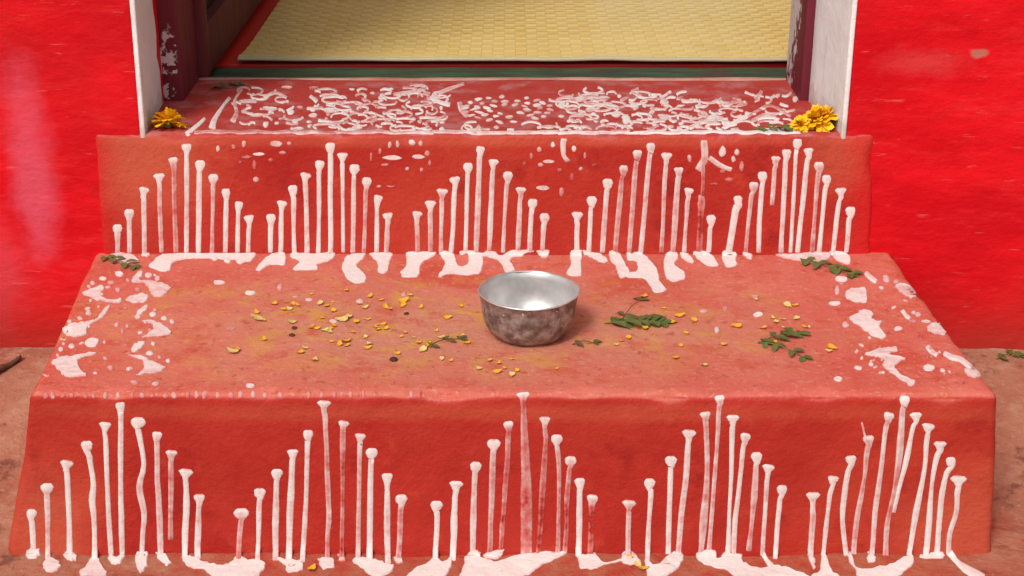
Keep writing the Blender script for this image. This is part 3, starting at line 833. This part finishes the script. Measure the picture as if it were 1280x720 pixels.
for x0, x1, y0, y1, n in ((70, 218, 338, 470, 34), (1040, 1218, 345, 468, 34)):
    for _ in range(n):
        y = rnd.uniform(y0, y1)
        sh = (y - 338) * (-0.42 if x0 < 600 else 0.62)
        x = (rnd.uniform(128, 216) + sh * .5 if rnd.random() < .5 else rnd.uniform(112, 150) + sh) if x0 < 600 else (rnd.uniform(1045, 1085) + sh * .3 if rnd.random() < .5 else rnd.uniform(1085, 1112) + sh)
        dab('paint_fleck', lower_step, x, y, rnd.uniform(3, 8), rnd.uniform(2.5, 5), rnd.uniform(.4, .85), rnd.uniform(-.6, .6))
for pts in ([(1082, 341, 6), (1088, 347, 7), (1095, 352, 6)], [(1128, 388, 5), (1132, 394, 6), (1137, 398, 5)], [(1159, 433, 6), (1165, 440, 7), (1171, 444, 6)],
            [(1180, 442, 7), (1192, 447, 8), (1203, 451, 8), (1214, 460, 8)]):
    stroke('paint_stroke', lower_step, pts, .8, .75)
for x, y, a, b_, c in [(274, 353, 16, 7, .85), (313, 366, 14, 7, .93), (350, 359, 7, 10, .5), (449, 377, 10, 9, .75), (386, 375, 11, 5, .85), (370, 371, 9, 4, .5), (288, 411, 14, 5, .4),
                       (948, 393, 14, 7, .97), (879, 389, 11, 6, .6), (906, 386, 8, 10, .45), (896, 413, 6, 10, .7), (313, 482, 12, 6, .75), (943, 371, 12, 4, .4), (504, 368, 7, 7, .5), (417, 402, 12, 6, .75)]:
    dab('paint_dot', lower_step, x, y, a, b_, c)

# ------------------------------------------------------------------ the chalky drawing on the top of the upper step
# white border along the nose
for x0, x1, c in ((243, 420, .45), (418, 542, .6), (540, 700, .62), (698, 850, .75), (848, 962, .85), (960, 1000, .75)):
    n = int((x1 - x0) / 14)
    stroke('border_line', upper_step, [(x0 + (x1 - x0) * i / n, 165.5 + rnd.uniform(-1.0, 1.0), rnd.uniform(3.6, 6.0)) for i in range(n + 1)], c, c, rag=1.2)
for pts, c in [([(233, 168, 7), (243, 160, 5), (256, 148, 4)], .85), ([(265, 160, 9), (268, 150, 7), (276, 137, 4.5), (287, 122, 4)], .8), ([(291, 152, 8), (296, 140, 5), (293, 126, 4), (302, 112, 3.5)], .55),
               ([(330, 122, 4), (344, 116, 4), (358, 122, 4)], .6), ([(300, 127, 4), (320, 126, 5)], .6), ([(388, 120, 5), (396, 127, 6)], .85), ([(384, 136, 4), (404, 135, 4)], .65),
               ([(548, 117, 5), (562, 111, 5), (580, 105, 4)], .6), ([(492, 118, 5), (512, 116, 5), (530, 112, 4)], .55), ([(538, 122, 6), (550, 128, 6), (562, 131, 6)], .85),
               ([(575, 128, 7), (577, 138, 7), (584, 145, 6)], .55), ([(853, 127, 5), (872, 126, 5)], .75), ([(895, 127, 4), (908, 132, 6), (916, 128, 5)], .75),
               ([(934, 146, 4), (948, 138, 4), (962, 132, 4), (976, 138, 4), (988, 146, 4)], .45), ([(940, 152, 5), (955, 144, 5), (970, 146, 5)], .5), ([(945, 124, 6), (952, 114, 5)], .45),
               ([(862, 160, 6), (880, 152, 5), (896, 147, 6), (914, 156, 6)], .75), ([(905, 160, 5), (925, 150, 6), (938, 143, 5)], .8)]:
    stroke('drawn_line', upper_step, pts, c, c)
for x, y, a, b_, c in [(320, 144, 18, 5, .85), (332, 156, 8, 8, .9), (338, 136, 17, 6, .8), (358, 109, 14, 4, .7), (363, 140, 10, 7, .85), (369, 152, 10, 8, .85), (372, 161, 18, 5, .8),
                       (392, 110, 14, 5, .4), (392, 144, 13, 6, .8), (412, 138, 16, 8, .85), (994, 124, 7, 8, .7), (305, 139, 8, 6, .6), (352, 149, 10, 4, .5), (702, 132, 11, 9, .85),
                       (724, 124, 13, 8, .75), (755, 122, 16, 6, .65), (770, 143, 12, 9, .8), (740, 137, 16, 8, .7), (783, 150, 11, 12, .9), (792, 132, 12, 9, .75), (830, 128, 10, 9, .75)]:
    dab('drawn_dab', upper_step, x, y, a, b_, c)
for rx, ry, n, wd in ((54, 15.5, 22, 11), (40, 10, 16, 12), (24, 5.5, 10, 12)):            # the lotus in the middle
    for k in range(n):
        a = k * math.tau / n + rx
        if rnd.random() < 0.9:
            dab('lotus_petal', upper_step, 634 + rx * math.cos(a) + rnd.uniform(-2, 2), 136.5 + ry * math.sin(a) + rnd.uniform(-1, 1), wd * rnd.uniform(.6, 1.1), rnd.uniform(3, 5), rnd.uniform(.55, .95), rnd.uniform(-.3, .3))
cells = [(408, 556, 110, 163, 95), (700, 860, 112, 163, 100), (856, 930, 120, 163, 34), (290, 408, 108, 162, 32), (570, 700, 154, 163, 9), (925, 990, 114, 158, 20)]
placed = []
for x0, x1, y0, y1, n in cells:
    k = tries = 0
    while k < n and tries < 4000:
        tries += 1
        x, y = rnd.uniform(x0, x1), y0 + (y1 - y0) * rnd.random() ** 0.75
        if any(abs(x - p) / 10 + abs(y - q) / 5 < 1 for p, q in placed):
            continue
        placed.append((x, y)); k += 1
        kind = rnd.random()
        c = rnd.uniform(.55, 1.0)
        if kind < 0.5:       # open loops and arches
            rx, ry = rnd.uniform(6, 14), rnd.uniform(2.6, 5.0)
            a0, span = rnd.uniform(0, 6.3), rnd.uniform(2.6, 5.0) * rnd.choice((-1, 1))
            stroke('drawn_curl', upper_step, [(x + rx * math.cos(a0 + span * q / 5), min(164, max(106, y + ry * math.sin(a0 + span * q / 5))), rnd.uniform(2.0, 3.3)) for q in range(6)], c, c * rnd.uniform(.6, 1), rag=0.6)
        elif kind < 0.8:     # commas
            L, an = rnd.uniform(3, 8), rnd.uniform(-.8, .8)
            dx, dy = L * math.cos(an), L * math.sin(an) * 0.6
            stroke('drawn_curl', upper_step, [(x - dx, y - dy, rnd.uniform(2.6, 4.4)), (x, y + rnd.uniform(-2.5, 2.5), rnd.uniform(2.6, 4)), (x + dx, y + dy, rnd.uniform(1.6, 3))], c, c * rnd.uniform(.5, 1), rag=0.8)
        else:
            dab('drawn_dot', upper_step, x, y, rnd.uniform(4, 9), rnd.uniform(3, 5.5), c)

# ------------------------------------------------------------------ aluminium bowl
bp, _ = surf(661, 418)
bowl = link('metal_bowl', None)
BZ = bp.z - 0.0006
bowl.location = (bp.x, bp.y, BZ)
tag(bowl, 'dented grey aluminium bowl standing empty on the lower step', 'bowl')
def lathe(prof, n=72, dent=0.0):
    V, Fc = [], []
    for r, z in prof:
        for k in range(n):
            a = k * math.tau / n
            q = 1 + 0.012 * math.cos(2 * a + 0.7) + dent * noise.noise(Vector((math.cos(a) * 2.2, math.sin(a) * 2.2, z * 40)))
            V.append((r * q * math.cos(a), r * q * math.sin(a), z * (1 + dent * 0.5 * math.cos(3 * a + 1))))
    for i in range(len(prof) - 1):
        for k in range(n):
            Fc.append((i * n + k, i * n + (k + 1) % n, (i + 1) * n + (k + 1) % n, (i + 1) * n + k))
    return V, Fc
BR, BH = 0.0670, 0.066
outp = [(0.0005, 0.0), (0.025, 0.0), (0.037, 0.0015), (0.0485, 0.006), (0.0570, 0.0145), (0.0615, 0.0255), (0.0632, 0.037), (0.0643, 0.048), (0.0650, 0.057), (0.0660, 0.0632), (BR, BH)]
inp = [(BR, BH), (0.0650, 0.0630), (0.0637, 0.057), (0.0628, 0.048), (0.0615, 0.037), (0.0588, 0.026), (0.0530, 0.0155), (0.0445, 0.0075), (0.034, 0.0035), (0.02, 0.0022), (0.0005, 0.002)]
mesh('outer_wall', *lathe(outp, dent=0.035), 'alu_out', bowl)
mesh('inner_wall', *lathe(inp, dent=0.02), 'alu_in', bowl)
rp = [(BR + 0.0010 * math.cos(a * math.tau / 10), BH + 0.0010 * math.sin(a * math.tau / 10)) for a in range(11)]
mesh('rim', *lathe(rp, dent=0.02), 'alu_in', bowl)

# ------------------------------------------------------------------ marigolds
def marigold(px, py, rad, tilt, label, seed):
    r = random.Random(seed)
    p, n = surf(px, py)
    root = link('marigold_flower', None)
    root.location = p + Vector((0, 0, rad * 0.42))
    root.rotation_euler = (tilt, r.uniform(-.2, .2), r.uniform(0, 6))
    tag(root, label, 'flower', 'marigolds at the foot of the door reveals')
    V, Fc = [], []
    n_p = 78
    for k in range(n_p):
        if True:
            u = (k + .5) / n_p
            el = 88 - 112 * u ** 0.8
            a = k * 2.399963 + r.uniform(-.2, .2)
            L, e = rad * r.uniform(.78, 1.1) * (0.72 + 0.3 * u), R(el + r.uniform(-12, 12))
            ca, sa = math.cos(a), math.sin(a)
            b0 = len(V)
            for i, (f, wf) in enumerate(((0, .10), (.4, .22), (.75, .34), (1, .28))):
                d, h = L * f * math.cos(e + .35 * (1 - f)), L * f * math.sin(e) - rad * .10 * f * f
                for s in (-1, 0, 1):
                    wd = s * L * wf * .62
                    ruf = rad * .07 * r.uniform(-1, 1) * f
                    cup = rad * .05 * (abs(s) - .5)
                    V.append((ca * d - sa * wd, sa * d + ca * wd, h + ruf + cup))
            for i in range(3):
                for s in range(2):
                    q = b0 + i * 3 + s
                    Fc.append((q, q + 1, q + 4, q + 3))
    pe = mesh('petals', V, Fc, 'marigold', root); pe['kind'] = 'stuff'
    V, Fc = lathe([(0.0005, -rad * .42), (rad * .16, -rad * .40), (rad * .24, -rad * .2), (rad * .2, rad * .1)], 12)
    mesh('calyx', V, Fc, 'leaf', root)
marigold(211, 160, 0.0275, R(25), 'yellow marigold head against the white reveal beside the open door leaf', 3)
marigold(1023, 159, 0.0305, R(25), 'large yellow marigold touching the white reveal opposite the open door leaf', 5)
marigold(1000, 162, 0.0185, R(25), 'small yellow marigold between a larger one and a green sprig', 8)

# ------------------------------------------------------------------ leaf sprigs
def sprig(px0, py0, px1, py1, pairs, ll, label, mat='leaf', seed=0, lift=0.004):
    r = random.Random(seed)
    root = link('leaf_sprig', None)
    p0, _ = surf(px0, py0)
    root.location = p0
    tag(root, label, 'leaves', 'green sprigs dropped on and around the steps')
    P = []
    for i in range(9):
        u = i / 8
        q, n = surf(px0 + (px1 - px0) * u, py0 + (py1 - py0) * u + 1.5 * math.sin(u * 3 + seed))
        P.append(q + n * (0.0012 + lift * math.sin(u * math.pi)) - p0)
    V, Fc = [], []
    for i, q in enumerate(P):
        rr = 0.0010 * (1.15 - 0.6 * i / 8)
        for k in range(5):
            a = k * math.tau / 5
            V.append(q + Vector((rr * math.sin(a) * 0.7, rr * math.sin(a) * .7, rr * math.cos(a))))
    Fc = [(i * 5 + k, i * 5 + (k + 1) % 5, (i + 1) * 5 + (k + 1) % 5, (i + 1) * 5 + k) for i in range(8) for k in range(5)]
    mesh('stem', V, Fc, mat, root)
    dirv = (P[-1] - P[0]); dirv.z = 0; dirv.normalize()
    for i in range(pairs):
        u = 0.15 + 0.85 * i / max(1, pairs - 1)
        q = P[min(8, int(round(u * 8)))]
        for s in ((-1, 1) if i < pairs - 1 else (-1, 1, 0)):
            ang = s * R(r.uniform(40, 70))
            d = Vector((dirv.x * math.cos(ang) - dirv.y * math.sin(ang), dirv.x * math.sin(ang) + dirv.y * math.cos(ang), r.uniform(0.0, .35)))
            side = Vector((-d.y, d.x, 0)).normalized()
            L = ll * r.uniform(.75, 1.15) * (1 - .25 * abs(u - .5))
            W = L * r.uniform(.24, .34)
            V = []
            for f, wf in ((0, .1), (.25, .75), (.5, 1), (.78, .7), (1, .03)):
                c = q + d * L * f - Vector((0, 0, L * .28 * f * f))
                if c.z < 0.0012 - 0.002: c.z = max(c.z, -0.0005)
                V += [c + side * W * wf + Vector((0, 0, W * .3 * wf)), c, c - side * W * wf + Vector((0, 0, W * .3 * wf))]
            Fc = [(k * 3 + j, k * 3 + j + 1, k * 3 + j + 4, k * 3 + j + 3) for k in range(4) for j in range(2)]
            mesh('leaflet', V, Fc, mat, root)
sprig(756, 404, 824, 405, 7, 0.027, 'flat green leaf sprig lying on the lower step right beside the bowl', 'leaf', 1)
sprig(778, 398, 800, 378, 2, 0.018, 'short dry brownish sprig lying just behind the sprig beside the bowl', 'leaf_dry', 2)
sprig(948, 430, 1000, 419, 5, 0.020, 'green sprig on the lower step fanning out near the corner footprints', 'leaf', 3)
sprig(948, 430, 1004, 446, 4, 0.018, 'green sprig crossing the stem of the sprig near the corner footprints', 'leaf', 4)
sprig(1000, 326, 1062, 342, 5, 0.024, 'dark green sprig over white paint in the inner corner beneath the marigolds', 'leaf', 5)
sprig(128, 322, 166, 333, 4, 0.020, 'small green sprig in the inner corner of the lower step above the footprint pairs', 'leaf', 6)
sprig(942, 161, 992, 163, 5, 0.022, 'green sprig on the upper step touching the small marigold', 'leaf', 7)
sprig(262, 110, 296, 108, 4, 0.022, 'dark green sprig on the upper step at the foot of the open door', 'leaf_dry', 8)
sprig(1246, 449, 1272, 446, 3, 0.020, 'small green sprig on the bare earth at the foot of the wall', 'leaf', 9)
sprig(533, 437, 574, 424, 3, 0.016, 'wilted little sprig among yellow petals on the lower step', 'leaf_dry', 10)
sprig(716, 433, 742, 428, 2, 0.014, 'tiny pale sprig on the lower step by the base of the bowl', 'leaf_dry', 11)

# ------------------------------------------------------------------ loose petals, twig and seed
pm = []
for v in range(4):
    r = random.Random(40 + v)
    V = []
    for f, wf in ((0, .15), (.4, .8), (.75, 1), (1, .55)):
        for s in (-1, 0, 1):
            V.append((f - .5, s * wf * .36 + r.uniform(-.04, .04), .10 * s * s + .16 * (f - .5) ** 2 * 4 * r.uniform(.5, 1.2)))
    Fc = [(k * 3 + j, k * 3 + j + 1, k * 3 + j + 4, k * 3 + j + 3) for k in range(3) for j in range(2)]
    for mt in ('petal', 'petal_pale'):
        me = bpy.data.meshes.new('petal'); me.from_pydata(V, [], Fc); me.materials.append(M[mt])
        me.polygons.foreach_set('use_smooth', [True] * len(me.polygons)); pm.append(me)
spots = [(324, 401, 17), (318, 397, 12), (427, 401, 16), (435, 398, 13), (445, 404, 10), (400, 381, 12), (408, 384, 9), (290, 441, 15), (297, 438, 9), (393, 451, 13), (365, 404, 10),
         (433, 428, 13), (425, 431, 9), (528, 439, 13), (537, 433, 10), (523, 430, 9), (850, 396, 13), (920, 409, 14), (985, 383, 12), (807, 412, 11), (1040, 436, 13), (1036, 440, 9),
         (845, 449, 10), (868, 402, 9), (482, 385, 9), (505, 377, 14), (612, 452, 9), (622, 466, 11), (640, 470, 9), (970, 404, 9), (355, 388, 8), (342, 381, 9), (470, 410, 8),
         (560, 398, 9), (576, 384, 8), (460, 436, 9), (380, 436, 8), (905, 432, 9), (770, 432, 8), (583, 430, 8), (805, 372, 9), (412, 413, 8), (552, 450, 8), (330, 425, 8), (880, 458, 8),
         (390, 712, 14), (805, 712, 14), (798, 708, 10), (787, 697, 9), (365, 708, 8)]
pr = random.Random(77)
for _ in range(75):
    cx, cy, ax, ay = pr.choice(((410, 405, 90, 26), (410, 405, 90, 26), (540, 425, 60, 26), (640, 455, 70, 14), (850, 410, 110, 30), (470, 385, 110, 14), (980, 400, 50, 26)))
    x, y = pr.gauss(cx, ax * .6), pr.gauss(cy, ay * .6)
    if 240 < x < 1040 and 362 < y < 478 and not (590 < x < 735 and y < 440):
        spots.append((x, y, pr.uniform(4, 9)))
for i, (x, y, s) in enumerate(spots):
    p, n = surf(x, y)
    pale = rnd.random() < 0.3
    o = link('flower_petal', pm[(i % 4) * 2 + (1 if pale else 0)])
    k = (s if s < 11 else 0.8 * s + 1) / 850 * rnd.uniform(0.95, 1.15)
    o.scale = (k, k, k)
    o.rotation_euler = (rnd.uniform(-.25, .25), rnd.uniform(-.25, .25), rnd.uniform(0, 6.3))
    o.location = p + Vector((0, 0, 0.0012))
    tone = 'pale yellow' if pale else 'deep yellow'
    size = 'larger' if s >= 12 else 'small' if s >= 8 else 'tiny'
    if y > 690: where = 'fallen among the paint puddles at the foot of the lower step'
    elif 540 < x < 760 and y > 380: where = 'beside or in front of the metal bowl'
    elif y > 440: where = 'near the front edge of the lower step'
    elif x < 360: where = 'nearest the footprint pairs, away from the bowl'
    elif x < 540: where = 'in the drift between footprints and bowl'
    elif x < 860: where = 'near the leaf sprig beside the bowl'
    else: where = 'near the fanned sprig by the corner footprints'
    o['label'] = f'{size} {tone} petal {where}'
    o['category'] = 'petal'
    o['group'] = f'{size} {tone} petals {where}'

# withered scraps
for x, y, s, lab in ((492, 451, .0045, 'dark seed lying on the lower step in front of the petals'), (368, 411, .0032, 'small brown scrap behind another scrap on the lower step'),
                     (365, 420, .0034, 'flat brown scrap on the lower step among yellow petals'), (508, 393, .003, 'tiny brown scrap on the lower step behind the bowl side')):
    p, n = surf(x, y)
    bm = bmesh.new(); bmesh.ops.create_icosphere(bm, subdivisions=2, radius=1)
    for v in bm.verts:
        v.co *= 1 + .3 * noise.noise(v.co * 1.7 + Vector((x, 0, 0)))
        v.co = Vector((v.co.x * s * 1.2, v.co.y * s, v.co.z * s * .7))
    me = bpy.data.meshes.new('seed'); bm.to_mesh(me); bm.free(); me.materials.append(M['seed'])
    o = link('seed_scrap', me); o.location = p + Vector((0, 0, s * .45)); tag(o, lab, 'scrap')

p0, _ = surf(-12, 474); p1, _ = surf(27, 450)
V, Fc = [], []
for i in range(11):
    u = i / 10
    q = p0.lerp(p1, u); q.z = ground_z(q.x, q.y) + 0.005 + 0.002 * math.sin(u * 7)
    rr = 0.0065 * (1 - .5 * u) * (1 + .2 * noise.noise(Vector((i * .8, 0, 0))))
    for k in range(8):
        a = k * math.tau / 8
        V.append((q.x + rr * math.cos(a) * .6, q.y - rr * math.cos(a), q.z + rr * math.sin(a)))
Fc = [(i * 8 + k, i * 8 + (k + 1) % 8, (i + 1) * 8 + (k + 1) % 8, (i + 1) * 8 + k) for i in range(10) for k in range(8)]
Fc += [tuple(range(7, -1, -1)), tuple(range(80, 88))]
tag(mesh('twig', V, Fc, 'twig'), 'short dark twig on bare earth at the foot of the red wall', 'twig')

# grit on the earth
V, Fc = [], []
for _ in range(900):
    x, y = rnd.choice((rnd.uniform(-1.0, -0.64), rnd.uniform(0.62, 1.0), rnd.uniform(-1, 1))), rnd.uniform(-0.16, 0.5)
    if -0.64 < x < 0.62 and y > -0.015: continue
    s = rnd.uniform(.0008, .0028)
    b0 = len(V); z = ground_z(x, y)
    for dx, dy, dz in ((1, 0, 0), (-.5, .9, .1), (-.5, -.9, 0), (0, 0, .9), (0, 0, -.6)):
        V.append((x + dx * s * rnd.uniform(.7, 1.3), y + dy * s * rnd.uniform(.7, 1.3), z + dz * s))
    Fc += [(b0, b0 + 1, b0 + 3), (b0 + 1, b0 + 2, b0 + 3), (b0 + 2, b0, b0 + 3), (b0 + 1, b0, b0 + 4), (b0 + 2, b0 + 1, b0 + 4), (b0, b0 + 2, b0 + 4)]
tag(mesh('grit', V, Fc, 'earth', smooth=False), 'loose reddish grit scattered on the bare earth beside the steps', 'grit', kind='stuff')
